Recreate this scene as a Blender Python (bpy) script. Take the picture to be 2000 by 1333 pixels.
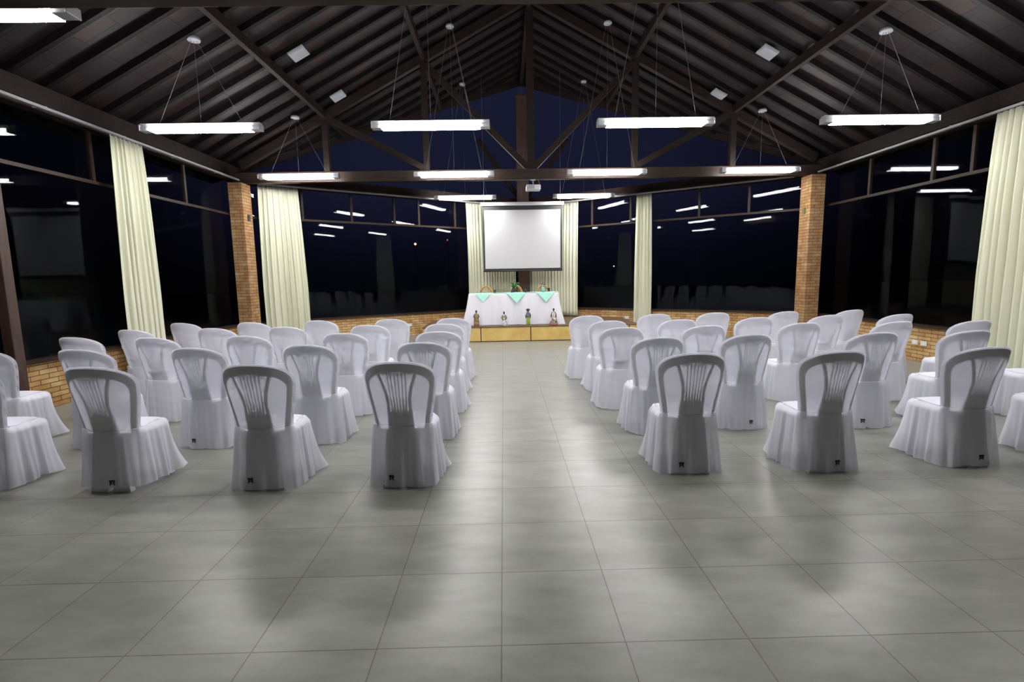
import bpy, bmesh, math, random
from mathutils import Vector, Matrix
for o in list(bpy.data.objects): bpy.data.objects.remove(o)
SC = bpy.context.scene; COL = SC.collection
PI = math.pi
# ------------------------------------------------------------------ camera
cam = bpy.data.objects.new('camera', bpy.data.cameras.new('camera')); COL.objects.link(cam)
R_ = Vector((0.99970322, -0.01732401, -0.01712776)); U_ = Vector((0.01917652, 0.12599466, 0.99184556)); F_ = Vector((0.01502474, 0.99187964, -0.12628948))
M = Matrix((( R_.x, U_.x, -F_.x, 0), (R_.y, U_.y, -F_.y, 0), (R_.z, U_.z, -F_.z, 1.466), (0, 0, 0, 1)))
cam.matrix_world = M
cam.data.sensor_width = 36; cam.data.lens = 968.67/2000*36; cam.data.clip_start = .05; cam.data.clip_end = 400
SC.camera = cam
# ------------------------------------------------------------------ exposure and night sky
SC.view_settings.view_transform = 'Standard'; SC.view_settings.look = 'None'; SC.view_settings.gamma = 1; SC.view_settings.use_curve_mapping = False
SC.view_settings.exposure = 0.0
LAMP = 85.0
W = bpy.data.worlds.new('night'); SC.world = W; W.use_nodes = True
nt = W.node_tree; nt.nodes.clear()
tc = nt.nodes.new('ShaderNodeTexCoord'); sx = nt.nodes.new('ShaderNodeSeparateXYZ'); nt.links.new(tc.outputs['Generated'], sx.inputs[0])
rz = nt.nodes.new('ShaderNodeValToRGB'); nt.links.new(sx.outputs['Z'], rz.inputs[0])
e = rz.color_ramp.elements
e[0].position = 0.0; e[0].color = (.002, .0022, .004, 1); e[1].position = .45; e[1].color = (.016, .016, .038, 1)
m_ = e.new(.06); m_.color = (.004, .004, .010, 1); m_ = e.new(.16); m_.color = (.012, .012, .030, 1)
ry = nt.nodes.new('ShaderNodeMapRange'); nt.links.new(sx.outputs['Y'], ry.inputs[0])
ry.inputs[1].default_value = .80; ry.inputs[2].default_value = .95; ry.inputs[3].default_value = .12; ry.inputs[4].default_value = 1.0
bg = nt.nodes.new('ShaderNodeBackground'); wo = nt.nodes.new('ShaderNodeOutputWorld')
nt.links.new(rz.outputs[0], bg.inputs[0]); nt.links.new(ry.outputs[0], bg.inputs[1]); nt.links.new(bg.outputs[0], wo.inputs[0])

# ------------------------------------------------------------------ node helpers
def mat(name, col=(.5, .5, .5), rough=.5, metal=0, spec=.5):
    m = bpy.data.materials.new(name); m.use_nodes = True
    b = m.node_tree.nodes['Principled BSDF']
    b.inputs['Base Color'].default_value = (*col, 1); b.inputs['Roughness'].default_value = rough
    b.inputs['Metallic'].default_value = metal; b.inputs['Specular IOR Level'].default_value = spec
    return m, m.node_tree, b
def nd(t, kind, **kw):
    n = t.nodes.new(kind)
    for k, v in kw.items():
        if k in n.inputs: n.inputs[k].default_value = v
        else: setattr(n, k, v)
    return n
def mapping(t, loc=(0, 0, 0), scale=(1, 1, 1), rot=(0, 0, 0)):
    c = nd(t, 'ShaderNodeTexCoord'); m = nd(t, 'ShaderNodeMapping')
    m.inputs['Location'].default_value = loc; m.inputs['Scale'].default_value = scale; m.inputs['Rotation'].default_value = rot
    t.links.new(c.outputs['Object'], m.inputs[0]); return m
def noisy(name, c1, c2, scale, rough=.5, detail=4, stretch=(1, 1, 1), spec=.5, bump=0, metal=0):
    m, t, b = mat(name, c1, rough, metal, spec)
    mp = mapping(t, scale=stretch); n = nd(t, 'ShaderNodeTexNoise', Scale=scale, Detail=detail)
    t.links.new(mp.outputs[0], n.inputs['Vector'])
    r = nd(t, 'ShaderNodeValToRGB'); r.color_ramp.elements[0].position = .35; r.color_ramp.elements[1].position = .68
    r.color_ramp.elements[0].color = (*c1, 1); r.color_ramp.elements[1].color = (*c2, 1)
    t.links.new(n.outputs['Fac'], r.inputs[0]); t.links.new(r.outputs[0], b.inputs['Base Color'])
    if bump:
        bp = nd(t, 'ShaderNodeBump', Strength=bump, Distance=.01); t.links.new(n.outputs['Fac'], bp.inputs['Height']); t.links.new(bp.outputs[0], b.inputs['Normal'])
    return m
# floor tiles
def floor_mat():
    m, t, b = mat('grey_floor_tile', (.3, .3, .28), .3)
    mp = mapping(t, loc=(.035, -1.823, 0))
    br = nd(t, 'ShaderNodeTexBrick', Scale=1.0); br.offset = 0; br.squash = 1
    br.inputs['Brick Width'].default_value = .5; br.inputs['Row Height'].default_value = .5; br.inputs['Mortar Size'].default_value = .003
    br.inputs['Mortar Smooth'].default_value = .3; br.inputs['Bias'].default_value = 0
    br.inputs['Color1'].default_value = (1, 1, 1, 1); br.inputs['Color2'].default_value = (.90, .90, .90, 1); br.inputs['Mortar'].default_value = (.52, .44, .30, 1)
    t.links.new(mp.outputs[0], br.inputs['Vector'])
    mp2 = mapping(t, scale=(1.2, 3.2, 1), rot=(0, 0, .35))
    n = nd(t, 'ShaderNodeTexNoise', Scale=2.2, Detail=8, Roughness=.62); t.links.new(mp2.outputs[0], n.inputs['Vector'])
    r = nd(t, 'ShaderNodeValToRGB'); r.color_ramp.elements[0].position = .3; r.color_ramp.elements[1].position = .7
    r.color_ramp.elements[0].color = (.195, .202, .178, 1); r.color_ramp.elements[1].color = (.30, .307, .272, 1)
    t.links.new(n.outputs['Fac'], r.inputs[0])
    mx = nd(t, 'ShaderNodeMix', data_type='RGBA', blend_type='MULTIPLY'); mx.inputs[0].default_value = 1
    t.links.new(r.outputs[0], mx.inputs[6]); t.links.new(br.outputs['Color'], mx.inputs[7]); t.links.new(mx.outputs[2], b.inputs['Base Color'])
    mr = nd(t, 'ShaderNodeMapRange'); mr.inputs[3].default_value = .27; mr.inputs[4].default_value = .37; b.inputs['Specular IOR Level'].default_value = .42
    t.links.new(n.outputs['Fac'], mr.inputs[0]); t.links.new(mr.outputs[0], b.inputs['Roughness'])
    bp = nd(t, 'ShaderNodeBump', Strength=.6, Distance=.002, invert=True); t.links.new(br.outputs['Fac'], bp.inputs['Height']); t.links.new(bp.outputs[0], b.inputs['Normal'])
    return m
def brick_mat(name, c1, c2, mortar, w=.24, h=.06, ms=.005):
    m, t, b = mat(name, c1, .85, spec=.2)
    c = nd(t, 'ShaderNodeTexCoord'); s = nd(t, 'ShaderNodeSeparateXYZ'); t.links.new(c.outputs['Object'], s.inputs[0])
    ad = nd(t, 'ShaderNodeMath', operation='ADD'); t.links.new(s.outputs[0], ad.inputs[0]); t.links.new(s.outputs[1], ad.inputs[1])
    cb = nd(t, 'ShaderNodeCombineXYZ'); t.links.new(ad.outputs[0], cb.inputs[0]); t.links.new(s.outputs[2], cb.inputs[1])
    br = nd(t, 'ShaderNodeTexBrick', Scale=1.0); br.offset = .5
    br.inputs['Brick Width'].default_value = w; br.inputs['Row Height'].default_value = h; br.inputs['Mortar Size'].default_value = ms; br.inputs['Mortar Smooth'].default_value = .3
    br.inputs['Color1'].default_value = (*c1, 1); br.inputs['Color2'].default_value = (*c2, 1); br.inputs['Mortar'].default_value = (*mortar, 1)
    t.links.new(cb.outputs[0], br.inputs['Vector'])
    n = nd(t, 'ShaderNodeTexNoise', Scale=5.0, Detail=3); t.links.new(cb.outputs[0], n.inputs['Vector'])
    r = nd(t, 'ShaderNodeValToRGB'); r.color_ramp.elements[0].position = .35; r.color_ramp.elements[1].position = .65
    r.color_ramp.elements[0].color = (.8, .55, .35, 1); r.color_ramp.elements[1].color = (1.1, 1.05, 1, 1)
    t.links.new(n.outputs['Fac'], r.inputs[0])
    mx = nd(t, 'ShaderNodeMix', data_type='RGBA', blend_type='MULTIPLY'); mx.inputs[0].default_value = .8
    t.links.new(br.outputs['Color'], mx.inputs[6]); t.links.new(r.outputs[0], mx.inputs[7]); t.links.new(mx.outputs[2], b.inputs['Base Color'])
    bp = nd(t, 'ShaderNodeBump', Strength=.8, Distance=.006, invert=True); t.links.new(br.outputs['Fac'], bp.inputs['Height']); t.links.new(bp.outputs[0], b.inputs['Normal'])
    return m
def roof_mat():
    m, t, b = mat('ceramic_roof_panels', (.06, .045, .04), .5)
    mp = mapping(t, loc=(0, .02, 0), rot=(0, 0, PI/2))
    br = nd(t, 'ShaderNodeTexBrick', Scale=1.0); br.offset = .3
    br.inputs['Brick Width'].default_value = .47; br.inputs['Row Height'].default_value = .4; br.inputs['Mortar Size'].default_value = .006; br.inputs['Bias'].default_value = -.55
    br.inputs['Color1'].default_value = (.017, .0135, .015, 1); br.inputs['Color2'].default_value = (.052, .026, .018, 1); br.inputs['Mortar'].default_value = (.005, .004, .004, 1)
    t.links.new(mp.outputs[0], br.inputs['Vector'])
    n = nd(t, 'ShaderNodeTexNoise', Scale=2.0, Detail=5); t.links.new(mp.outputs[0], n.inputs['Vector'])
    r = nd(t, 'ShaderNodeValToRGB'); r.color_ramp.elements[0].position = .35; r.color_ramp.elements[1].position = .7
    r.color_ramp.elements[0].color = (.65, .65, .68, 1); r.color_ramp.elements[1].color = (1.1, 1.1, 1.15, 1)
    t.links.new(n.outputs['Fac'], r.inputs[0])
    mx = nd(t, 'ShaderNodeMix', data_type='RGBA', blend_type='MULTIPLY'); mx.inputs[0].default_value = 1
    t.links.new(br.outputs['Color'], mx.inputs[6]); t.links.new(r.outputs[0], mx.inputs[7]); t.links.new(mx.outputs[2], b.inputs['Base Color'])
    b.inputs['Roughness'].default_value = .55; b.inputs['Specular IOR Level'].default_value = .18
    return m
def cloth_mat(name, col, transp=.14, transl=.4):
    m = bpy.data.materials.new(name); m.use_nodes = True; t = m.node_tree; t.nodes.clear()
    d = nd(t, 'ShaderNodeBsdfDiffuse'); d.inputs[0].default_value = (*col, 1)
    l = nd(t, 'ShaderNodeBsdfTranslucent'); l.inputs[0].default_value = (*col, 1)
    x = nd(t, 'ShaderNodeBsdfTransparent')
    m1 = nd(t, 'ShaderNodeMixShader'); m1.inputs[0].default_value = transl; t.links.new(d.outputs[0], m1.inputs[1]); t.links.new(l.outputs[0], m1.inputs[2])
    m2 = nd(t, 'ShaderNodeMixShader'); m2.inputs[0].default_value = transp; t.links.new(m1.outputs[0], m2.inputs[1]); t.links.new(x.outputs[0], m2.inputs[2])
    o = nd(t, 'ShaderNodeOutputMaterial'); t.links.new(m2.outputs[0], o.inputs[0])
    mp = mapping(t); n = nd(t, 'ShaderNodeTexNoise', Scale=9.0, Detail=3); t.links.new(mp.outputs[0], n.inputs['Vector'])
    bp = nd(t, 'ShaderNodeBump', Strength=.35, Distance=.01); t.links.new(n.outputs['Fac'], bp.inputs['Height'])
    t.links.new(bp.outputs[0], d.inputs['Normal']); t.links.new(bp.outputs[0], l.inputs['Normal'])
    return m
def glass_mat(name, tint=(.8, .85, .9), ior=0, refl=.008):
    m = bpy.data.materials.new(name); m.use_nodes = True; t = m.node_tree; t.nodes.clear()
    g = nd(t, 'ShaderNodeBsdfGlossy'); g.inputs['Roughness'].default_value = .004; g.inputs['Color'].default_value = (1, 1, 1, 1)
    x = nd(t, 'ShaderNodeBsdfTransparent'); x.inputs[0].default_value = (*tint, 1)
    mx = nd(t, 'ShaderNodeMixShader'); mx.inputs[0].default_value = refl
    if ior: f = nd(t, 'ShaderNodeFresnel', IOR=ior); t.links.new(f.outputs[0], mx.inputs[0])
    t.links.new(x.outputs[0], mx.inputs[1]); t.links.new(g.outputs[0], mx.inputs[2])
    o = nd(t, 'ShaderNodeOutputMaterial'); t.links.new(mx.outputs[0], o.inputs[0]); return m
def emit_mat(name, col, s):
    m = bpy.data.materials.new(name); m.use_nodes = True; t = m.node_tree; t.nodes.clear()
    e = nd(t, 'ShaderNodeEmission', Strength=s); e.inputs[0].default_value = (*col, 1)
    o = nd(t, 'ShaderNodeOutputMaterial'); t.links.new(e.outputs[0], o.inputs[0]); return m

MT = dict(
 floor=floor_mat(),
 brick=brick_mat('straw_brick', (.42, .29, .13), (.56, .43, .235), (.13, .075, .035)),
 pillar=brick_mat('orange_brick', (.34, .22, .12), (.44, .31, .17), (.15, .08, .04), w=.23, h=.062),
 roof=roof_mat(),
 wood=noisy('dark_beam_wood', (.012, .0085, .008), (.021, .014, .011), 3, .6, stretch=(1, 6, 6), spec=.12),
 wood2=noisy('brown_frame_wood', (.022, .014, .010), (.038, .024, .017), 3, .5, stretch=(1, 6, 6), spec=.2),
 rafter=noisy('rafter_wood', (.004, .003, .004), (.008, .006, .006), 3, .6, stretch=(6, 1, 6), spec=.1),
 postw=noisy('reddish_post_wood', (.035, .018, .013), (.065, .032, .022), 3, .5, stretch=(6, 6, 1)),
 rail=mat('white_metal_rail', (.36, .36, .38), .4)[0],
 curtain=cloth_mat('cream_curtain_cloth', (.78, .79, .63), .0, .22),
 cover=cloth_mat('sheer_white_cloth', (.85, .86, .945), .31, .27),
 plastic=mat('white_plastic', (.84, .84, .85), .4)[0],
 print=mat('black_printed_mark', (.03, .03, .035), .8)[0],
 table=cloth_mat('white_table_cloth', (.76, .76, .82), .0, .15),
 mint=noisy('mint_cloth', (.34, .70, .56), (.38, .75, .61), 30, .9, spec=.1),
 screen=mat('matt_white_screen', (.50, .50, .515), .9, spec=.1)[0],
 black=mat('black_border', (.012, .012, .014), .6)[0],
 lampmetal=mat('grey_lamp_metal', (.46, .47, .50), .4, .3)[0],
 lamp=emit_mat('lit_fluorescent_tubes', (1.0, .97, .96), LAMP),
 wire=mat('steel_wire', (.11, .11, .13), .5, .2)[0],
 white=mat('white_painted', (.72, .73, .75), .45)[0],
 glass=glass_mat('window_glass'),
 stone=noisy('ochre_stone', (.52, .34, .09), (.64, .47, .17), 3.5, .6, bump=.2),
 stonetop=noisy('brown_stage_top', (.10, .06, .035), (.18, .11, .06), 5, .5),
 joint=mat('dark_joint', (.05, .03, .015), .9)[0],
 ground=noisy('night_ground', (.010, .012, .009), (.02, .022, .016), 1.5, .95),
 wicker=noisy('wicker_cane', (.36, .22, .07), (.52, .35, .13), 60, .6),
 leaf=noisy('plant_leaf', (.03, .16, .05), (.08, .28, .10), 12, .5),
 pot=mat('dark_pot', (.02, .02, .022), .4)[0],
 jar=glass_mat('clear_jar_glass', (.86, .97, .94), 1.6),
 skin=mat('black_clay', (.018, .014, .012), .45)[0],
 olive=noisy('olive_brown_dress', (.16, .11, .05), (.30, .24, .11), 40, .7),
 redclay=mat('terracotta_base', (.30, .13, .07), .7)[0],
 floral=noisy('white_floral_dress', (.18, .22, .20), (.80, .80, .82), 38, .7),
 gold=noisy('straw_wreath', (.20, .15, .07), (.42, .34, .16), 50, .7),
 greyd=noisy('grey_bodice', (.06, .06, .08), (.18, .18, .22), 40, .7),
 green=noisy('green_dress', (.20, .30, .04), (.36, .46, .09), 45, .7),
 spot=noisy('black_and_cream_dress', (.03, .03, .03), (.80, .76, .66), 22, .7, detail=1),
 outlet=mat('pale_socket_plastic', (.62, .64, .58), .5)[0],
 dark=mat('dark_plastic', (.03, .03, .035), .5)[0],
 panel=mat('pale_grey_panel', (.26, .27, .30), .6)[0],
 rear=noisy('rear_plaster', (.50, .49, .47), (.56, .55, .52), 3, .9),
)
# ------------------------------------------------------------------ mesh helpers
class MB:
    def __init__(s): s.bm = bmesh.new()
    def box(s, c, d, rz=0, mtx=None):
        g = bmesh.ops.create_cube(s.bm, size=1)['verts']
        T = Matrix.Translation(c) @ Matrix.Rotation(rz, 4, 'Z') @ Matrix.Diagonal((*d, 1))
        if mtx: T = mtx @ T
        bmesh.ops.transform(s.bm, matrix=T, verts=g); return s
    def span(s, a, b, w, h, up=(0, 0, 1)):           # a bar of section w x h from a to b
        a, b = Vector(a), Vector(b); x = (b-a).normalized(); u = Vector(up); y = u.cross(x)
        if y.length < 1e-4: y = Vector((0, 1, 0)).cross(x)
        y.normalize(); z = x.cross(y)
        T = Matrix.Translation((a+b)/2) @ Matrix((x, y, z)).transposed().to_4x4() @ Matrix.Diagonal(((b-a).length, w, h, 1))
        g = bmesh.ops.create_cube(s.bm, size=1)['verts']; bmesh.ops.transform(s.bm, matrix=T, verts=g); return s
    def tube(s, pts, r, n=8, closed=False, caps=True):
        pts = [Vector(p) for p in pts]; rs = r if isinstance(r, (list, tuple)) else [r]*len(pts); rings = []
        for i, p in enumerate(pts):
            a = pts[i-1] if (i or closed) else p; b = pts[(i+1) % len(pts)] if (i < len(pts)-1 or closed) else p
            d = (b-a).normalized(); u = Vector((0, 0, 1)) if abs(d.z) < .95 else Vector((1, 0, 0))
            v = d.cross(u).normalized(); w = v.cross(d)
            rings.append([s.bm.verts.new(p + (v*math.cos(2*PI*k/n)+w*math.sin(2*PI*k/n))*rs[i]) for k in range(n)])
        m = len(rings)
        for i in range(m if closed else m-1):
            A, B = rings[i], rings[(i+1) % m]
            for k in range(n): s.bm.faces.new((A[k], A[(k+1) % n], B[(k+1) % n], B[k]))
        if caps and not closed:
            s.bm.faces.new(rings[0][::-1]); s.bm.faces.new(rings[-1])
        return s
    def lathe(s, prof, n=20, c=(0, 0, 0), sx=1, sy=1):
        c = Vector(c); rings = []
        for r, z in prof:
            rings.append([s.bm.verts.new(c+Vector((r*sx*math.cos(2*PI*k/n), r*sy*math.sin(2*PI*k/n), z))) for k in range(n)])
        for A, B in zip(rings, rings[1:]):
            for k in range(n): s.bm.faces.new((A[k], A[(k+1) % n], B[(k+1) % n], B[k]))
        s.bm.faces.new(rings[0][::-1]); s.bm.faces.new(rings[-1]); return s
    def ball(s, c, r, sc=(1, 1, 1), seg=14):
        g = bmesh.ops.create_uvsphere(s.bm, u_segments=seg, v_segments=seg//2+2, radius=r)['verts']
        bmesh.ops.transform(s.bm, matrix=Matrix.Translation(c) @ Matrix.Diagonal((*sc, 1)), verts=g); return s
    def grid(s, rows, closed=False):
        V = [[s.bm.verts.new(p) for p in r] for r in rows]
        for A, B in zip(V, V[1:]):
            n = len(A)
            for k in range(n if closed else n-1):
                try: s.bm.faces.new((A[k], A[(k+1) % n], B[(k+1) % n], B[k]))
                except ValueError: pass
        return V
    def poly(s, pts): s.bm.faces.new([s.bm.verts.new(p) for p in pts]); return s
    def prism(s, pts, vec):
        a = [s.bm.verts.new(p) for p in pts]; b = [s.bm.verts.new(Vector(p)+Vector(vec)) for p in pts]; n = len(a)
        s.bm.faces.new(a[::-1]); s.bm.faces.new(b)
        for k in range(n): s.bm.faces.new((a[k], a[(k+1) % n], b[(k+1) % n], b[k]))
        return s
    def mesh(s, name, m, smooth=False):
        bmesh.ops.recalc_face_normals(s.bm, faces=s.bm.faces[:])
        me = bpy.data.meshes.new(name); s.bm.to_mesh(me); s.bm.free()
        for x in (m if isinstance(m, (list, tuple)) else [m]): me.materials.append(x)
        if smooth:
            for p in me.polygons: p.use_smooth = True
        return me
    def obj(s, name, m, parent=None, smooth=False, bevel=0, solid=0, loc=None, rz=0):
        o = bpy.data.objects.new(name, s.mesh(name, m, smooth)); COL.objects.link(o)
        if parent: o.parent = parent
        if loc is not None: o.location = loc; o.rotation_euler.z = rz
        if solid: md = o.modifiers.new('solid', 'SOLIDIFY'); md.thickness = solid; md.offset = 0
        if bevel:
            md = o.modifiers.new('bevel', 'BEVEL'); md.width = bevel; md.segments = 2; md.limit_method = 'ANGLE'
        return o
def tag(o, label=None, cat=None, group=None, kind=None):
    if label: o['label'] = label
    if cat: o['category'] = cat
    if group: o['group'] = group
    if kind: o['kind'] = kind
    return o
def empty(name, loc=(0, 0, 0), rz=0):
    o = bpy.data.objects.new(name, None); o.empty_display_size = .1; COL.objects.link(o); o.location = loc; o.rotation_euler.z = rz; return o
def copy_tree(o, parent=None):
    c = o.copy(); COL.objects.link(c); c.parent = parent
    for ch in [x for x in KIDS.get(o.name, [])]: copy_tree(ch, c)
    return c
KIDS = {}
def learn(root):
    def f(o):
        ch = [x for x in bpy.data.objects if x.parent == o]
        if ch: KIDS[o.name] = ch
        for x in ch: f(x)
    f(root)
# ------------------------------------------------------------------ the hall
CX = .61; XL, XR = -5.5, 6.72; YB = 10.55; APEX = 15.1; SL = .69; YR = -4.6
ZR, MR = 7.16, .533                                   # roof underside: z = ZR - MR*|x-CX|
SILL, TOP = .60, 3.50
def vy(x): return APEX - SL*abs(x-CX)
def rz_(x): return ZR - MR*abs(x-CX)
yL, yRt = vy(XL), vy(XR)
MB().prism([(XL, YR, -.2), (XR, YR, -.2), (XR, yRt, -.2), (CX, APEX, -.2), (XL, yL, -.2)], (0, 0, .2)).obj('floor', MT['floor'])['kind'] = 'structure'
g = MB().box((CX, 6, -.45), (160, 160, .3)).obj('ground', MT['ground']); g['kind'] = 'structure'
# roof: two slabs that follow the pointed end of the hall, with a small overhang
ce = MB()
for s in (-1, 1):
    a = 6.75; x = CX + s*a
    pts = [(CX, YR-.3, ZR), (x, YR-.3, ZR-MR*a), (x, APEX+.55-SL*a, ZR-MR*a), (CX, APEX+.55, ZR)]
    if s > 0: pts = pts[::-1]
    ce.prism(pts, (0, 0, .08))
ceil = ce.obj('ceiling', MT['roof']); ceil['kind'] = 'structure'
y = -4.4; k = 0
while y < 15.0:
    for s in (-1, 1):
        a = 6.6 if y < YB+.1 else max(.25, (APEX-y)/SL)
        MB().span((CX+s*.02, y, ZR-.045), (CX+s*a, y, ZR-.045-MR*a), .06, .09).obj('rafter', MT['rafter'], ceil)
    y += .47
MB().span((CX, YR, ZR-.16), (CX, 15.0, ZR-.16), .09, .2).obj('ridge_beam', MT['wood'], ceil)
for s in (-1, 1):
    for a, ye in ((2.13, 13.4), (4.15, 12.0)):
        MB().span((CX+s*a, YR, rz_(CX+a)-.16), (CX+s*a, ye, rz_(CX+a)-.16), .08, .14).obj('purlin', MT['wood'], ceil)

# low brick walls under the glass, each built along its own x axis
def along(p0, p1):
    p0, p1 = Vector(p0), Vector(p1); d = p1-p0; return p0, d.length, math.atan2(d.y, d.x)
def low_wall(name, p0, p1, out, z1=SILL-.03, th=.18, m='brick'):
    p, L, a = along(p0, p1)
    o = MB().box((L/2, out*th/2, z1/2), (L, th, z1)).obj(name, MT[m], loc=(p.x, p.y, 0), rz=a); o['kind'] = 'structure'; return o
PL, PBL, PAP, PBR, PR = (XL, 5.62), (XL, yL), (CX, APEX), (XR, yRt), (XR, YR)
low_wall('wall_left', PL, PBL, 1); low_wall('wall_left_front', (XL, YR), (XL, 2.6), 1)
low_wall('wall_back_left', PBL, PAP, 1); low_wall('wall_back_right', PAP, PBR, 1); low_wall('wall_right', PBR, PR, 1)
low_wall('wall_rear', (XR, YR), (XL, YR), 1, z1=3.6, m='rear')
# windows: frame with transom, mullions and panes
WN = [0]
def window(p0, p1, mull, kind='window', z0=SILL, low=(), bottom=True, lowm=()):
    WN[0] += 1
    p, L, a = along(p0, p1)
    f = MB()
    if bottom: f.box((L/2, .05, z0-.015), (L, .2, .035))
    f.box((L/2, .06, TOP+.07), (L, .09, .10))
    o = f.obj('%s_%d' % (kind, WN[0]), MT['wood2'], loc=(p.x, p.y, 0), rz=a); o['kind'] = 'structure'
    MB().box((L/2, .06, 2.85), (L, .06, .045)).obj('transom', MT['wood2'], o)
    for m in mull: MB().box((m, .06, (2.87+TOP+.02)/2), (.05, .05, TOP+.02-2.87)).obj('mullion', MT['wood2'], o)
    rnd = random.Random(WN[0])
    def pane(x0, x1, za, zb):
        t = rnd.uniform(-.0035, .0035)
        MB().box((0, 0, 0), (x1-x0-.002, .008, zb-za)).obj('pane', MT['glass'], o, loc=((x0+x1)/2, .06, (za+zb)/2), rz=t).rotation_euler.x = rnd.uniform(-.003, .003)
    e = [0]+list(mull)+[L]
    for i in range(len(e)-1): pane(e[i]+.03 if i else .01, e[i+1]-.03, 2.88, TOP+.01)
    e = [0]+list(low)+[L]
    for i in range(len(e)-1): pane(e[i]+.004, e[i+1]-.004, z0+.01, 2.82)
    return o
window(PL, (XL, 10.75), [7.07-5.62, 9.06-5.62], low=[1.75, 3.45])
window(PBL, PAP, [(x-XL)/math.cos(math.atan(SL)) for x in (-4.5, -3.58, -2.69, -2.14, -1.26, -.3)], low=[(x-XL)/math.cos(math.atan(SL)) for x in (-3.6, -2.0, -1.2)])
window(PAP, PBR, [(x-CX)/math.cos(math.atan(SL)) for x in (1.6, 2.44, 3.34, 4.76, 5.67)], low=[(x-CX)/math.cos(math.atan(SL)) for x in (1.8, 3.4, 4.75)])
window(PBR, PR, [yRt-9.3, yRt-7.94, yRt-7.27, yRt-5, yRt-3, yRt], low=[1.9, 3.6, 5.4, 7.5, 10])
window((XL, YR), (XL, 2.6), [2, 4, 6], low=[2, 4])
d = window((XL, 2.6), PL, [1.5], kind='door', z0=.02, bottom=False, low=[1.5])
MB().box((0, 0, 1.75), (.12, .12, 3.5)).obj('door_post', MT['postw'], d, bevel=.01).location = (3.0, 0.0, 0)
MB().box((0, 0, 1.75), (.12, .12, 3.5)).obj('door_post', MT['postw'], d, bevel=.01).location = (.06, 0.0, 0)
MB().tube([(1.58, .0, .95), (1.58, -.05, .95), (1.58, -.05, 1.25), (1.58, .0, 1.25)], .012).obj('handle', MT['lampmetal'], d, smooth=True)
# glazed gable above the pointed end
for i, s in enumerate((-1, 1)):
    a = 6.1
    A = Vector((CX, APEX, 0)); B = Vector((CX+s*a, APEX-SL*a, 0)); p, L, an = along((A.x, A.y), (B.x, B.y))
    hh = MR*a
    t = MB(); zt = ZR-.05
    t.span((0, -.06*s*-1, TOP+.20), (L, -.06*s*-1, TOP+.20), .10, .16)
    o = t.obj('window_%d' % (WN[0]+1+i), MT['wood'], loc=(p.x, p.y, 0), rz=an); o['kind'] = 'structure'
    MB().prism([(0, .06*s, TOP+.28), (L-.2, .06*s, TOP+.28), (L-.2, .06*s, max(TOP+.3, zt-hh*(L-.2)/L)), (0, .06*s, zt)], (0, .008, 0)).obj('pane', MT['glass'], o)
    MB().span((.02, .02*s, zt-.06), (L, .02*s, zt-.06-hh), .07, .16).obj('gable_rafter', MT['wood'], o)
    MB().span((.1, 0, TOP+.25), (1.5, 0, TOP+1.75), .08, .12).obj('brace', MT['wood'], o)
# wall plates above the windows, apex post
for nm, x in (('trim_1', XL+.02), ('trim_2', XR-.02)):
    MB().box((x, (YR+yL)/2, 3.70), (.16, yL-YR, .22)).obj(nm, MT['wood'])['kind'] = 'structure'
o = MB().box((CX, APEX-.30, 3.28), (.34, .26, 6.56)).obj('trim_3', MT['postw'], bevel=.01); o['kind'] = 'structure'
# brick pillars
for x0, x1, nm, lb in ((-5.49, -5.22, 'left', 'orange brick pillar with a dark sensor box, beside a wide cream curtain'), (6.33, 6.62, 'right', 'orange brick pillar with a small green sensor, beside the plain corner window')):
    o = MB().box((0, 0, 1.73), (x1-x0, .36, 3.46)).obj('brick_pillar', MT['pillar'], loc=((x0+x1)/2, YB-.02, 0))
    tag(o, lb, 'pillar')
    s_ = -1 if x0 < 0 else 1
    fx = x1 if x0 < 0 else x0
    q = MB().box((0, 0, 0), (.035, .07, .12)).box((-s_*.012, 0, .02), (.02, .04, .04))
    q = q.obj('sensor_box', MT['dark'] if x0 < 0 else mat('green_sensor', (.12, .15, .05), .5)[0], bevel=.004)
    q.location = (fx - s_*.02*1, YB-.03, 2.78 if x0 < 0 else 2.76)
    tag(q, 'small dark sensor box fixed on the brick pillar beside the curtain' if x0 < 0 else 'small greenish box fixed high on the brick pillar away from curtains', 'sensor')

# ------------------------------------------------------------------ roof trusses
def truss(y, label):
    r = empty('roof_truss', (CX, y, 3.46)); tag(r, label, 'roof truss', 'timber roof trusses')
    def P(a, z): return (a, 0, z-3.46)
    MB().box((0, 0, .11), (XR-XL-.1, .14, .21)).obj('tie_beam', MT['wood2'], r, bevel=.008)
    MB().box((0, 0, .21+(6.75-3.67)/2), (.15, .13, 6.75-3.67)).obj('king_post', MT['wood'], r)
    for s in (-1, 1):
        MB().span(P(s*.05, ZR-.22), P(s*5.9, ZR-.22-MR*5.85), .12, .16).obj('principal_rafter', MT['wood'], r)
        for a in (2.13, 4.15):
            MB().box((s*a, 0, .21+(ZR-.28-MR*a-3.67)/2), (.11, .11, ZR-.28-MR*a-3.67)).obj('queen_post', MT['wood'], r)
        MB().span(P(s*.08, 3.72), P(s*2.08, 5.72), .10, .12).obj('brace', MT['wood'], r)
        MB().span(P(s*2.18, 3.72), P(s*4.1, 4.72), .10, .12).obj('brace', MT['wood'], r)
    return r
truss(YB, 'dark timber truss between the two brick pillars, carrying the projector')
truss(3.87, 'dark timber truss whose tie beam crosses the very top of the view')

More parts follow.
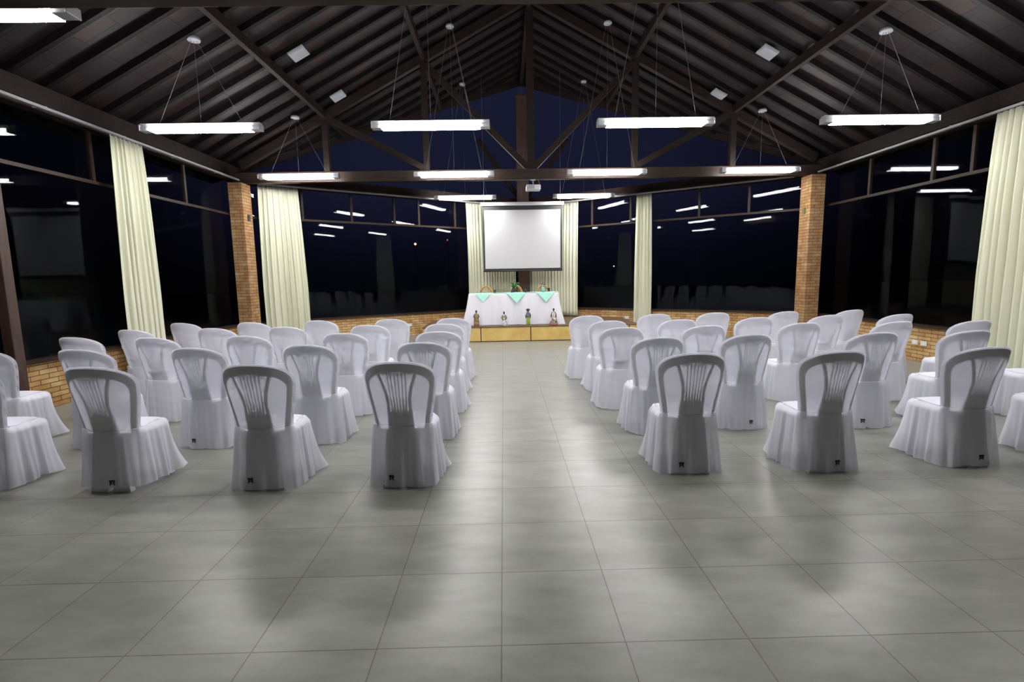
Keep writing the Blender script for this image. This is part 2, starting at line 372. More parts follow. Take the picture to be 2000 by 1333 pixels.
# ------------------------------------------------------------------ lamps
def make_lamp():
    r = empty('pendant_lamp')
    MB().box((0, 0, .045), (1.57, .085, .05)).obj('housing', MT['lampmetal'], r, bevel=.006)
    MB().prism([(-.655, -.075, -.03), (.655, -.075, -.03), (.655, .075, -.03), (-.655, .075, -.03)], (0, 0, .05)).obj('diffuser', MT['lamp'], r)
    for s in (-1, 1):
        MB().box((s*.72, 0, -.005), (.125, .12, .05)).box((s*.78, 0, .01), (.015, .14, .08)).obj('end_cap', MT['lampmetal'], r, bevel=.006)
    return r
LH = 3.5
def place_lamp(x, y, label, group, first=[None]):
    inner = abs(x-CX) < 2.5
    zc = rz_(x)-.07
    if first[0] is None: first[0] = make_lamp(); learn(first[0]); r = first[0]
    else: r = copy_tree(first[0])
    r.location = (x, y, LH + (.17 if inner and y < 5 else 0)); zc -= (.17 if inner and y < 5 else 0); tag(r, label, 'pendant lamp', group)
    c = MB().lathe([(.075, 0), (.08, .02), (.07, .045), (.02, .06)], 20).obj('ceiling_rose', MT['panel'], r, smooth=True); c.location = (0, 0, zc-LH-.05)
    for s in (-1, 1):
        MB().tube([(s*.55, 0, .07), (s*.03, 0, zc-LH-.04)], .003, 6).obj('suspension_wire', MT['wire'], r)
    MB().tube([(.0, 0, .07), (.0, 0, zc-LH-.04)], .0022, 6).obj('power_cable', MT['wire'], r)
LX = (CX-4.58, CX-1.54, CX+1.48, CX+4.54)
side = ('furthest left', 'just left of the aisle', 'just right of the aisle', 'furthest right')
for yy, nm, idx in ((4.06, 'row nearest the camera', range(4)), (6.97, 'second row from the camera', range(4)), (10.14, 'row by the main truss', range(4)), (13.0, 'row above the stage', (1, 2))):
    for i in idx: place_lamp(LX[i], yy, 'lit fluorescent pendant lamp, %s, %s' % (nm, side[i]), 'fluorescent pendants, '+nm)

# ------------------------------------------------------------------ pale panels under the roof
for x, y, lb in ((-3.16, 8.39, 'pale rectangular panel under the roof, left slope, nearer one'), (-3.15, 10.25, 'pale rectangular panel under the roof, left slope, farther one'),
                 (4.37, 8.53, 'pale rectangular panel under the roof, right slope, nearer one'), (4.37, 10.4, 'pale rectangular panel under the roof, right slope, farther one')):
    s = -1 if x < CX else 1
    o = MB().box((0, 0, 0), (.27, .30, .03)).box((0, 0, -.018), (.23, .26, .01)).obj('ceiling_panel', MT['panel'], bevel=.004)
    o.location = (x, y, rz_(x)-.115); o.rotation_euler.y = s*math.atan(MR); tag(o, lb, 'ceiling panel', 'pale panels under the roof')

# ------------------------------------------------------------------ curtain rails and curtains
def rail(p0, p1, z, label):
    a, b = Vector((*p0, z)), Vector((*p1, z))
    o = MB().span(a, b, .045, .035).obj('curtain_rail', MT['rail'], bevel=.006)
    n = int((b-a).length/1.4)+1
    d_ = (b-a).normalized(); nrm = Vector((-d_.y, d_.x, 0)); 
    if nrm.dot(Vector((CX, 8, z))-a) > 0: nrm = -nrm
    br = MB()
    for i in range(n+1):
        p = a.lerp(b, .04+.92*i/n); br.span(p+Vector((0, 0, .025)), p+nrm*.16+Vector((0, 0, .025)), .02, .012)
    br.obj('bracket', MT['rail'], o)
    tag(o, label, 'curtain rail', 'white curtain rails')
def off(x, d): # point on the pointed wall at x, d metres inside
    s = -1 if x < CX else 1
    n = Vector((-s*SL, -1)).normalized() if False else Vector((-(s)*SL, -1)).normalized()
    return (x+n.x*d, vy(x)+n.y*d)
rail((XL+.17, -4.2), (XL+.17, 10.5), 3.53, 'white curtain rail along the dark window wall left of the chairs')
rail((XR-.17, 10.5), (XR-.17, -4.2), 3.53, 'white curtain rail along the dark window wall right of the chairs')
rail(off(XL+.25, .17), off(CX-.15, .17), 3.53, 'white curtain rail over the long dark window left of the projection screen')
rail(off(CX+.15, .17), off(XR-.3, .17), 3.53, 'white curtain rail over the window and lone narrow curtain right of the screen')
def curtain(P, D, w0, w1, shift, label, folds, zb=.03, zt=3.50, amp=.045, seed=1):
    rnd = random.Random(seed); P = Vector((*P, 0)); D = Vector((*D, 0)).normalized(); N = Vector((-D.y, D.x, 0))
    ph = [rnd.uniform(0, 6.28) for _ in range(5)]; nx = folds*14; rows = []
    for j in range(26):
        t = j/25; z = zt+(zb-zt)*t; w = w0+(w1-w0)*min(1, t*1.6)**.8; row = []
        for i in range(nx+1):
            u = i/nx; uu = u + .35/folds*math.sin(2*PI*u*2.3+ph[0]+t*.6)*.4
            f = math.sin(2*PI*folds*uu+ph[1]+.5*math.sin(t*2+ph[2]))
            f = f*(.8+.2*math.cos(u*9+ph[3])) + .25*math.sin(2*PI*folds*2*uu+ph[4]+t)
            A = amp*(.45+.55*min(1, t*3))
            x = (u-.5)*w + shift*t + .012*math.sin(4*PI*folds*uu+ph[1])
            p = P + D*x + N*(A*f); p.z = z; row.append(p)
        rows.append(row)
    m = MB(); m.grid(rows)
    o = m.obj('curtain', MT['curtain'], smooth=True, solid=.003)
    hd = MB()
    for i in range(folds+1):
        p = P+D*((i/folds-.5)*w0*.97); hd.tube([p+Vector((0, 0, 3.485)), p+Vector((0, 0, 3.512))], .008, 6)
    hd.obj('curtain_hook', MT['rail'], o)
    tag(o, label, 'curtain', 'cream floor-length curtains')
curtain((XL+.17, 7.45), (0, 1), .60, .80, .02, 'cream curtain gathered midway along the window wall, left of the chairs', 7, seed=3)
curtain((XR-.17, 6.36), (0, 1), .75, .95, .0, 'cream curtain hanging at the far right edge beside the chairs', 8, seed=4)
cs = math.cos(math.atan(SL))
p = off(-4.93, .17); curtain(p, (1, SL), .80, .93, .03, 'wide cream curtain hanging right beside the brick pillar', 8, seed=5)
p = off(-.40, .17); curtain(p, (1, SL), 1.66, 1.60, 0, 'cream curtain hanging partly behind the projection screen, left half of the pair', 17, zb=.38, seed=6, amp=.04)
p = off(1.50, .17); curtain(p, (1, -SL), 1.66, 1.62, 0, 'cream curtain hanging partly behind the projection screen, right half of the pair', 17, zb=.38, seed=7, amp=.04)
p = off(3.69, .17); curtain(p, (1, -SL), .40, .50, 0, 'narrow cream curtain standing alone between two dark windows', 5, seed=8)

# ------------------------------------------------------------------ stage
st = MB().box((CX, 0, .18), (5.0, .02, .36)).obj('stage', MT['joint'])
st.data.materials.clear(); bm = MB()
sx0, sx1, sy0 = -1.88, 3.12, 11.47
bm.prism([(sx0, sy0, 0), (sx1, sy0, 0), (sx1, vy(sx1)-.01, 0), (CX, APEX-.02, 0), (sx0, vy(sx0)-.01, 0)], (0, 0, .335))
st.data = bm.mesh('stage', MT['joint']); tag(st, 'low stone-fronted stage under the white projection screen', 'stage')
MB().prism([(sx0-.02, sy0-.03, .335), (sx1+.02, sy0-.03, .335), (sx1+.02, vy(sx1)-.03, .335), (CX, APEX-.03, .335), (sx0-.02, vy(sx0)-.03, .335)], (0, 0, .025)).obj('stage_top', MT['stonetop'], st)
for x0, x1 in ((-1.88, -1.69), (-1.67, -.555), (-.535, .605), (.625, 1.765), (1.785, 2.905), (2.925, 3.12)):
    MB().box(((x0+x1)/2, sy0-.008, .172), (x1-x0, .02, .315)).obj('front_slab', MT['stone'], st, bevel=.006)
for x in (sx0, sx1):
    for y0, y1 in ((11.48, 12.2), (12.22, 12.9)):
        MB().box((x+(-.006 if x < 0 else .006), (y0+y1)/2, .172), (.02, y1-y0, .315)).obj('side_slab', MT['stone'], st, bevel=.006)
ZS = .36
# ------------------------------------------------------------------ table, cloths
tx0, tx1, ty0, ty1, tz = -.83, 1.30, 11.80, 12.38, 1.10
r = empty('folding_table', ((tx0+tx1)/2, (ty0+ty1)/2, ZS)); tag(r, 'long table on the stage, hidden under a floor-length white cloth', 'table')
MB().box((0, 0, tz-ZS-.03), (tx1-tx0-.04, .56, .03)).obj('table_top', MT['white'], r)
for sx_ in (-1, 1):
    for sy_ in (-1, 1): MB().tube([(sx_*.95, sy_*.22, 0), (sx_*.95, sy_*.22, tz-ZS-.04)], .018).obj('leg', MT['lampmetal'], r)
def fold_skirt(x0, x1, y0, y1, ztop, zbot, flare, seed, amp, nf, N=220, rows=22, corner=.0):
    rnd = random.Random(seed); ph = [rnd.uniform(0, 6.28) for _ in range(4)]
    per = 2*(x1-x0+y1-y0); out = []
    def pt(s):
        s %= per; a = x1-x0; b = y1-y0
        if s < a: return (x0+s, y0, 0, -1)
        s -= a
        if s < b: return (x1, y0+s, 1, 0)
        s -= b
        if s < a: return (x1-s, y1, 0, 1)
        s -= a
        return (x0, y1-s, -1, 0)
    for j in range(rows+1):
        t = j/rows; row = []
        for i in range(N):
            s = per*i/N; px, py, nx, ny = pt(s)
            f = .5+.5*math.sin(2*PI*nf*i/N+ph[0]+.6*math.sin(2*PI*3*i/N+ph[1])); f = f*.7+.3*(.5+.5*math.sin(2*PI*nf*2.3*i/N+ph[2]))
            dx = abs(px-(x0+x1)/2)/((x1-x0)/2); dy = abs(py-(y0+y1)/2)/((y1-y0)/2); cr = (dx*dy)**6
            o = flare*t + amp*f*t**.7 + corner*cr*t**1.5
            ccx = px-(x0+x1)/2; 
            ox = nx*o; oy = ny*o
            if cr > .05: q = cr; ox = ox*(1-q)+math.copysign(o*.8, px-(x0+x1)/2)*q; oy = oy*(1-q)+math.copysign(o*.8, py-(y0+y1)/2)*q
            row.append(Vector((px+ox, py+oy, ztop+(zbot-ztop)*t)))
        out.append(row)
    return out
m = MB(); rows = fold_skirt(tx0, tx1, ty0, ty1, tz, ZS+.006, .03, 5, .095, 10, corner=.15)
c0 = Vector(((tx0+tx1)/2, (ty0+ty1)/2, tz+.002))
m.grid([[c0+(p-c0)*k for p in rows[0]] for k in (.001, .5, .97)]+rows, closed=True)
o = m.obj('tablecloth', MT['table'], smooth=True); tag(o, 'floor-length white cloth covering the long table on the stage', 'tablecloth')
for i, (x, lb) in enumerate(((-.49, 'mint green square cloth hanging over the table edge, leftmost of three'), (.30, 'mint green square cloth hanging over the middle of the table'), (1.00, 'mint green square cloth hanging over the table edge below the glass jar'))):
    m = MB(); rws = []; hd = (.5, .54, .53)[i]; yc = 12.10; zt = tz+.006+.004*i
    for j in range(31):
        v = -hd+2*hd*j/30; y = yc-v; hw = max(.004, hd-abs(v)); row = []
        for k in range(9):
            xx = min(tx1+.02, max(tx0-.01, x+hw*(k/4-1)*.96))
            if y < ty0-.005:
                d_ = ty0-.005-y; row.append(Vector((xx, ty0-.020-.28*d_ - .006*math.sin(xx*30), zt-d_)))
            else: row.append(Vector((xx, min(y, ty1-.01), zt)))
        rws.append(row)
    m.grid(rws); o = m.obj('table_topper', MT['mint'], smooth=False, solid=.002); tag(o, lb, 'table topper', 'mint green squares on the table')
# ------------------------------------------------------------------ wicker chairs
def wicker(x, y, label, first=[None]):
    if first[0] is None:
        r = empty('wicker_armchair')
        pts = [(.185*math.cos(a), .22+.05*math.sin(a), .50+.40*max(0, math.sin(a))**.8) for a in [PI*k/20 for k in range(21)]]
        pts = [(.20, .20, .44)]+pts+[(-.20, .20, .44)]
        MB().tube(pts, .018, 8).tube([(p[0]*.88, p[1]-.004, .44+(p[2]-.44)*.93) for p in pts], .009, 6).obj('back_hoop', MT['wicker'], r, smooth=True)
        w = MB()
        for k in range(9):
            a = -.15+.3*k/8; w.tube([(a, .21, .44), (a, .25, .46+.38*math.sqrt(max(0, 1-(a/.19)**2)))], .006, 6)
        w.obj('back_rods', MT['wicker'], r)
        MB().lathe([(.20, .41), (.225, .43), (.22, .46), (.05, .465)], 28, sy=.95).obj('seat', MT['wicker'], r, smooth=True)
        for sx_ in (-1, 1):
            for sy_ in (-1, 1): MB().tube([(sx_*.2, sy_*.19, 0), (sx_*.17, sy_*.16, .43)], .016).obj('leg', MT['wicker'], r, smooth=True)
        learn(r); first[0] = r
    else: r = copy_tree(first[0])
    r.location = (x, y, ZS+.006); tag(r, label, 'chair', 'wicker chairs behind the stage table')
wicker(-.46, 12.84, 'wicker chair with round hoop back, leftmost behind the stage table')
wicker(.33, 12.84, 'wicker chair with round hoop back, behind the green plant')
wicker(1.04, 12.84, 'wicker chair with round hoop back, behind the glass jar')
# ------------------------------------------------------------------ things on the table
zt = tz+.018
r = empty('potted_plant', (.26, 12.2, zt)); tag(r, 'small green leafy plant in a dark pot on the stage table', 'plant')
MB().lathe([(.045, 0), (.06, .05), (.065, .09), (.05, .095)], 18).obj('pot', MT['pot'], r, smooth=True)
lf = MB(); rn = random.Random(4)
for k in range(26):
    a = rn.uniform(0, 6.28); L = rn.uniform(.10, .17); h = rn.uniform(.05, .17); w = .014
    b = Vector((0, 0, .08)); d = Vector((math.cos(a), math.sin(a), 0)); n = Vector((-d.y, d.x, 0))
    rws = []
    for j in range(6):
        t = j/5; p = b+d*(L*t)+Vector((0, 0, h*math.sin(t*2.2))); ww = w*math.sin(PI*min(1, t*.9+.1))+.001
        rws.append([p-n*ww, p+Vector((0, 0, .004)), p+n*ww])
    lf.grid(rws)
lf.tube([(0, 0, .08), (.01, 0, .25)], .006, 6); lf.ball((.01, 0, .27), .018)
lf.obj('foliage', MT['leaf'], r)
r = empty('glass_jar', (.97, 12.15, zt)); tag(r, 'clear glass jar with lid standing near the table end', 'jar')
MB().lathe([(.05, 0), (.065, .01), (.07, .10), (.045, .14), (.035, .17)], 24).obj('body', MT['jar'], r, smooth=True)
MB().lathe([(.038, .17), (.04, .19), (.012, .2), (.016, .225), (.004, .23)], 20).obj('lid', MT['jar'], r, smooth=True)
MB().lathe([(.045, .005), (.058, .012), (.06, .08), (.01, .082)], 20).obj('contents', mat('pale_water', (.75, .86, .84), .3)[0], r, smooth=True)
r = empty('drinking_glass', (1.10, 12.10, zt)); tag(r, 'small drinking glass beside the clear jar on the table', 'glass')
MB().lathe([(.028, 0), (.034, .09), (.032, .09), (.027, .006)], 18).obj('body', MT['jar'], r, smooth=True)
for x, lb in ((-.21, 'small black round ornament at the table edge, left of the plant'), (.20, 'small black round ornament in front of the plant pot'), (.52, 'small black round ornament between the plant and the jar')):
    o = MB().lathe([(.025, 0), (.03, .01), (.012, .02), (.02, .035), (.03, .05), (.022, .07), (.004, .078)], 16).obj('ornament', MT['dark'], smooth=True, loc=(x, 11.88, zt)); tag(o, lb, 'ornament')
# ------------------------------------------------------------------ clay dolls at the stage edge
def doll(x, kind, label):
    r = empty('clay_doll', (x, 11.53, ZS)); tag(r, label, 'doll', 'clay dolls along the stage edge')
    if kind == 0:
        MB().lathe([(.055, 0), (.06, .02), (.066, .05), (.062, .10)], 20).obj('base', MT['redclay'], r, smooth=True)
        MB().lathe([(.062, .09), (.06, .14), (.052, .19), (.055, .24), (.04, .29), (.014, .31)], 20).obj('dress', MT['olive'], r, smooth=True)
        hz, hr = .345, .028
        arms = [[(s*.045, 0, .28), (s*.062, -.01, .22), (s*.03, -.05, .19)] for s in (-1, 1)]
    elif kind == 1:
        MB().lathe([(.075, 0), (.07, .05), (.06, .10), (.035, .15), (.03, .2), (.026, .26)], 20).obj('dress', MT['floral'], r, smooth=True)
        MB().tube([(.047*math.cos(a), -.03, .185+.042*math.sin(a)) for a in [2*PI*k/20 for k in range(20)]], .014, 8, closed=True).obj('wreath', MT['gold'], r, smooth=True)
        hz, hr = .305, .026; arms = [[(s*.03, 0, .25), (s*.062, -.02, .19), (s*.03, -.05, .15)] for s in (-1, 1)]
    elif kind == 2:
        MB().lathe([(.045, 0), (.043, .08), (.045, .17), (.052, .19)], 18).obj('skirt', MT['green'], r, smooth=True)
        MB().lathe([(.052, .185), (.045, .22), (.04, .28), (.02, .315)], 18).obj('bodice', MT['greyd'], r, smooth=True)
        hz, hr = .345, .03; arms = [[(s*.035, 0, .29), (s*.058, 0, .23), (s*.05, -.02, .17)] for s in (-1, 1)]
        MB().ball((0, .01, .365), .038, (1.25, .9, .7)).obj('hair', MT['skin'], r, smooth=True)
    else:
        MB().lathe([(.105, 0), (.10, .03), (.085, .07)], 22).obj('base', MT['redclay'], r, smooth=True)
        MB().lathe([(.09, .06), (.07, .13), (.05, .21), (.035, .28), (.016, .32)], 22).obj('dress', MT['spot'], r, smooth=True)
        hz, hr = .36, .027; arms = [[(s*.03, 0, .30), (s*.055, -.01, .24), (s*.06, -.02, .17)] for s in (-1, 1)]
    h = MB().tube([(0, 0, hz-.05), (0, 0, hz-.01)], .011).ball((0, 0, hz), hr, (.85, .9, 1.15)).ball((0, -hr*.9, hz-.003), hr*.18)
    h.obj('head', MT['skin'], r, smooth=True)
    for a in arms: MB().tube(a, [.012, .011, .009], 8).obj('arm', MT['skin'], r, smooth=True)
doll(-.645, 0, 'clay doll with olive brown dress and reddish base')
doll(.0, 1, 'clay doll with black head holding a straw wreath over a white skirt')
doll(.56, 2, 'clay doll with wide black hair and slim green skirt')
doll(1.155, 3, 'clay doll with spotted black and cream cone dress')
# ------------------------------------------------------------------ projection screen, projector
r = empty('projection_screen', (.53, 13.35, 1.70)); tag(r, 'white roll-down projection screen with black border hanging above the stage table', 'projection screen')
MB().box((0, 0, 1.69), (2.18, .09, .09)).obj('housing', MT['white'], r, bevel=.01)
MB().box((0, .004, .80), (2.09, .006, 1.70)).obj('border', MT['black'], r)
MB().box((0, -.003, .775), (2.0, .006, 1.52)).obj('projection_surface', MT['screen'], r)
MB().tube([(-1.05, 0, -.05), (1.05, 0, -.05)], .018).obj('bottom_bar', MT['black'], r, smooth=True)
for s in (-1, 1): MB().tube([(s*1.0, 0, 1.73), (s*1.0, 0, ZR-MR*1.0-1.70)], .004, 6).obj('hanging_wire', MT['wire'], r)
r = empty('projector', (.64, YB-.18, 3.27)); tag(r, 'white projector on a bracket under the main truss', 'projector')
MB().box((0, 0, 0), (.29, .24, .10)).obj('body', MT['white'], r, bevel=.015)
MB().tube([(.06, .115, 0), (.06, .15, 0)], .035, 16).obj('lens', MT['dark'], r, smooth=True)
g_ = MB()
for k in range(5): g_.box((-.05+.04*0, -.122, -.03+.015*k), (.14, .004, .006))
g_.obj('rear_grille', MT['dark'], r)
MB().tube([(0, 0, .05), (0, 0, .11), (0, .06, .16)], .014).box((0, .07, .17), (.10, .08, .012)).obj('bracket', MT['lampmetal'], r)
MB().tube([(.10, -.10, .02), (.13, -.02, .10), (.08, .08, .20)], .006, 6).obj('cable', MT['wire'], r, smooth=True)
# ------------------------------------------------------------------ sockets and distant lights
def socket(x, y, z, rz, label):
    r = empty('wall_socket', (x, y, z), rz); tag(r, label, 'socket')
    MB().box((0, 0, 0), (.12, .012, .075)).obj('plate', MT['outlet'], r, bevel=.003)
    MB().box((0, -.007, 0), (.05, .004, .045)).obj('insert', MT['white'], r)
p = off(-2.47, .01); socket(p[0], p[1], .29, math.atan(SL), 'pale wall socket low on the brick wall left of the stage')
p = off(3.30, .01); socket(p[0], p[1], .36, -math.atan(SL), 'greyish wall socket low on the brick wall beside the lone narrow curtain')
socket(XR-.01, 7.93, .31, -PI/2, 'pale wall socket on the side brick wall, the one nearer the pillar')
socket(XR-.01, 7.76, .31, -PI/2, 'pale wall socket on the side brick wall, the one nearer the big curtain')
for x, y, z, rr, c, st_, lb in ((-15.2, 88, 7.6, .20, (1, .35, .18), 5, 'tiny orange street light far outside behind the long dark window'), (-9.6, 88, 8.2, .11, (1, .12, .08), 2.0, 'tiny red street light far outside next to the orange one'),
        (19.5, 88, 3.2, .11, (.8, .9, 1), 2.0, 'tiny white street light far outside beyond the window beside the screen')):
    r = empty('street_light', (x, y, -.3)); tag(r, lb, 'street light')
    MB().tube([(0, .3, 0), (0, .3, z+.5)], .035).obj('pole', MT['dark'], r)
    MB().ball((0, 0, z+.3), rr).obj('bulb', emit_mat('far_light', c, st_), r, smooth=True)
# ------------------------------------------------------------------ covered chairs
KC = 1.75
def arch(phi, n=2.35, W=.253, z1=.775, h=.149):       # outline of the back above the shoulder
    c, s = math.cos(phi), math.sin(phi)
    return W*max(0, c)**(2/n), z1+h*max(0, s)**(2/n)
def halfw(z):                                        # half width of the back below the shoulder
    t = max(0, min(1, (z-.42)/.355)); t = t*t*(3-2*t)*.5+t*.5; return .200+(.253-.200)*t
def backy(x, z):                                     # centre surface of the back: leans and curves round the sitter
    t = (z-.42)/.51; return -.205-.085*t-.03*t*t + KC*x*x
def strip(m, A, B, th=.010):
    n = len(A)
    def P(p, o): return Vector((p[0], backy(p[0], p[1])+o, p[1]))
    F = [[m.bm.verts.new(P(a, th/2)), m.bm.verts.new(P(b, th/2)), m.bm.verts.new(P(b, -th/2)), m.bm.verts.new(P(a, -th/2))] for a, b in zip(A, B)]
    for p, q in zip(F, F[1:]):
        for k in range(4): m.bm.faces.new((p[k], p[(k+1) % 4], q[(k+1) % 4], q[k]))
    m.bm.faces.new(F[0][::-1]); m.bm.faces.new(F[-1])
def make_chair_meshes():
    out = {}
    m = MB(); O = []; I = []
    zs = [.40+.37*k/14 for k in range(14)]; sh = .012
    for z in zs: O.append((halfw(z)-sh, z)); I.append((halfw(z)-sh-.030, z))
    for k in range(37):
        ph = PI*k/36; c = math.cos(ph); w, z = arch(min(ph, PI-ph)); w = (w-sh)*(1 if c >= 0 else -1)
        if w*c < 0: w = 0
        O.append((w, z-sh*math.sin(ph)))
        w2, z2 = arch(min(ph, PI-ph), n=2.2, W=.205, z1=.745, h=.105)
        I.append((w2*(1 if c >= 0 else -1), z2))
    for z in zs[::-1]: O.append((-(halfw(z)-sh), z)); I.append((-(halfw(z)-sh-.030), z))
    strip(m, O, I, .014)
    # centre splat: outer ribs, slats, lower plate
    def sw(z): t = (z-.42)/.42; return .088 + .050*max(0, (t-.45)/.55)**1.8 + .003*math.cos(t*6)
    Z = [.42+.43*k/20 for k in range(21)]
    for s in (-1, 1): strip(m, [(s*sw(z), z) for z in Z], [(s*(sw(z)-.022), z) for z in Z])
    strip(m, [(-.085, z) for z in (.40, .48, .56)], [(.085, z) for z in (.40, .48, .56)], .010)
    Zs = [.54+.305*k/8 for k in range(9)]
    for k in range(6):
        f = (k-2.5)/3.5; wd = [.0042+.004*max(0, (.68-z)/.12) for z in Zs]
        c_ = [f*(.066+.022*(z-.54)/.30) for z in Zs]
        strip(m, [(c-w, z) for c, w, z in zip(c_, wd, Zs)], [(c+w, z) for c, w, z in zip(c_, wd, Zs)], .007)
    strip(m, [(-.125, z) for z in (.832, .86)], [(.125, z) for z in (.832, .86)], .014)
    out['backrest'] = m.mesh('backrest', MT['plastic'])
    # seat shell
    m = MB(); rows = []
    for j in range(15):
        v = j/14; y = -.205+.365*v; hw = .185+.02*math.sin(v*PI*.8); r_ = []
        for i in range(15):
            u = i/7-1; x = u*hw; z = .425-.018*(1-u*u)*math.sin(v*PI)-(.03*max(0, v-.85)/.15)-.012*u**4; r_.append(Vector((x, y+KC*x*x*(1-v)**3-.02*u**4*(v > .5), z)))
        rows.append(r_)
    V = m.grid(rows); g = bmesh.ops.extrude_face_region(m.bm, geom=m.bm.faces[:]); vs = [x for x in g['geom'] if isinstance(x, bmesh.types.BMVert)]
    bmesh.ops.translate(m.bm, verts=vs, vec=(0, 0, -.022)); out['seat'] = m.mesh('seat', MT['plastic'], True)
    L = []
    for sx_, sy_ in ((-1, -1), (1, -1), (-1, 1), (1, 1)):
        m = MB(); a = Vector((sx_*(.052 if sy_ < 0 else .15), -.165 if sy_ < 0 else .11, .41)); b = Vector((sx_*(.082 if sy_ < 0 else .17), -.195 if sy_ < 0 else .15, 0.0))
        rws = []
        for t, w in ((0, .112), (.5, .118), (.93, .122), (.94, .124), (1, .126)) if sy_ < 0 else ((0, .055), (.5, .045), (.93, .034), (.94, .040), (1, .040)):
            p = a.lerp(b, t); q = w/2; h = min(q, .022); rws.append([p+Vector((-q, -h, 0)), p+Vector((q, -h, 0)), p+Vector((q, h, 0)), p+Vector((-q, h, 0))])
        V = m.grid(rws, closed=True); m.bm.faces.new(V[0]); m.bm.faces.new(V[-1]); L.append(m.mesh('leg', MT['plastic']))
    out['leg'] = L
    return out
def make_cover(seed, hem=0.0, crumple=0.0, spread=1.0):
    rnd = random.Random(seed); ph = [rnd.uniform(0, 6.28) for _ in range(12)]
    NB, NS = 44, 30; N = 2*NB+2*NS
    idx = []
    for i in range(NB): idx.append(('b', i/NB))           # back, from +x to -x
    for i in range(NS): idx.append(('l', i/NS))
    for i in range(NB): idx.append(('f', i/NB))
    for i in range(NS): idx.append(('r', i/NS))
    rows = []
    ST = .452
    def seat_pt(k, u, g=0):
        w0, w1 = .205+g, .212+g; yb, yf = -.222-g*.6, .178+g
        if k == 'b': x = w0*(1-2*u); return Vector((x, yb+KC*x*x, ST)), Vector((0, -1, 0))
        if k == 'f': x = -w1*.86+2*w1*.86*u; return Vector((x, yf-.9*abs(x)**2.2, ST)), Vector((x*1.4, 1, 0)).normalized()
        s = -1 if k == 'l' else 1
        v = u if k == 'l' else 1-u
        x = s*(w0+(w1-w0)*math.sin(min(1, v*1.25)*PI/2)) - s*.035*max(0, (v-.8)/.2)**2; y = yb+KC*w0*w0+(yf-.038-yb-KC*w0*w0)*v
        return Vector((x, y, ST)), Vector((s, (v-.45)*.9*(abs(v-.45)*2)**2, 0)).normalized()
    nf = 15
    def fold(i, t):
        a = 2*PI*i/N
        return (.5+.5*math.sin(nf*a+ph[0]+1.3*math.sin(3*a+ph[1]))) * .6 + .4*(.5+.5*math.sin(nf*1.9*a+ph[2]+t*1.2))
    TT = [1-j/24 for j in range(22)]+[.10, .075, .05, .028, .012, 0]
    for t in TT:
        row = []                               # t=1 floor ... 0 seat
        for i, (k, u) in enumerate(idx):
            p, n = seat_pt(k, u)
            f = fold(i, t); A = .042*t**.8; base = .010-.030*(1-min(1, t/.11))**2+.012*t**1.3*spread
            if k in 'lr': vv = u if k == 'l' else 1-u; base += .030*(1-min(1, t/.11))**2*max(0, 1-vv*5)
            if k == 'b':
                e = abs(2*u-1); A *= .12+.88*e**2; base = .004+.022*t*spread
                n = (n+Vector(((1-2*u)*.55, 0, 0))).normalized(); base += .022*t*e**2
            cr = 0
            if k == 'f': cr = max(0, abs(2*u-1)-.72)/.28
            if k in 'lr': v = u if k == 'l' else 1-u; cr = max(0, v-.78)/.22; 
            base += .058*cr*t**2.6*spread*(.6+.8*(.5+.5*math.sin(ph[3]+(3 if k in 'l' else 0))))
            q = p + n*(base+A*f)
            h = hem + .012*(.5+.5*math.sin(3*2*PI*i/N+ph[4])) + .012*(.5+.5*math.sin(7*2*PI*i/N+ph[5]))
            q.z = h+(ST-.004-h)*(1-t)
            if crumple: q += n*(crumple*.5*t*(1-t)*math.sin(9*t*PI+5*u+ph[6]))
            row.append(q)
        rows.append(row)
    rows.append([seat_pt(k, u)[0]-seat_pt(k, u)[1]*(0 if k == 'b' else .036*(min(1, (u if k == 'l' else 1-u)*5) if k in 'lr' else 1)) for k, u in idx])
    # seat top drawn in to the sleeve of the back
    def sleeve(z, W, k, u, y0off, wr=1):
        x = {'b': W*(1-2*u), 'f': -W+2*W*u}.get(k)
        th = .0102
        if k == 'b': o = -th*min(1, (1-abs(2*u-1))*8+.25)
        elif k == 'f': o = th*min(1, (1-abs(2*u-1))*8+.25)
        else:
            s = -1 if k == 'l' else 1; v = u if k == 'l' else 1-u
            x = s*(W+.003*math.sin(v*PI)); o = -th*.25+th*.5*v
        y = backy(x, z)+o
        if crumple and k in 'bf':
            wv = math.sin(z*52+5*x+2.6*math.sin(x*8+z*9+ph[7])+ph[8]) + .7*math.sin(z*97-11*x+2*math.sin(x*14+ph[9])+ph[10]); md = .5+.5*math.sin(x*10+z*13+ph[11])
            y += (-1 if k == 'b' else 1)*crumple*.6*max(0, wv)**1.5*md*min(1, (.92-z)*9)
        elif k in 'bf' and wr:
            y += .0015*math.sin(z*60+14*x+ph[9])
        return Vector((x, y, z))
    RI = len(rows)-1
    for s in (.12, .35, .65, .9):
        row = []
        for k, u in idx:
            a = rows[RI][len(row)]; b = sleeve(.458, halfw(.458), k, u, 0, 0)
            q = a.lerp(b, s); q.z = ST+.006*math.sin(s*PI*.6)-.006*math.sin(s*PI) ; row.append(q)
        rows.append(row)
    for j in range(19):
        z = .462+(.77-.462)*j/18; rows.append([sleeve(z, halfw(z), k, u, 0) for k, u in idx])
    for j in range(1, 15):
        phi = PI/2*j/14.0; w, z = arch(min(phi, PI/2*.995)); row = []
        for k, u in idx:
            q = sleeve(z, max(w, .02), k, u, 0)
            sc = math.cos(phi)**.35 if phi < PI/2*.99 else .15
            c = backy(q.x, z); q.y = c+(q.y-c)*max(.2, sc); row.append(q)
        rows.append(row)
    m = MB(); V = m.grid(rows, closed=True)
    try: m.bm.faces.new(V[-1])
    except ValueError: pass
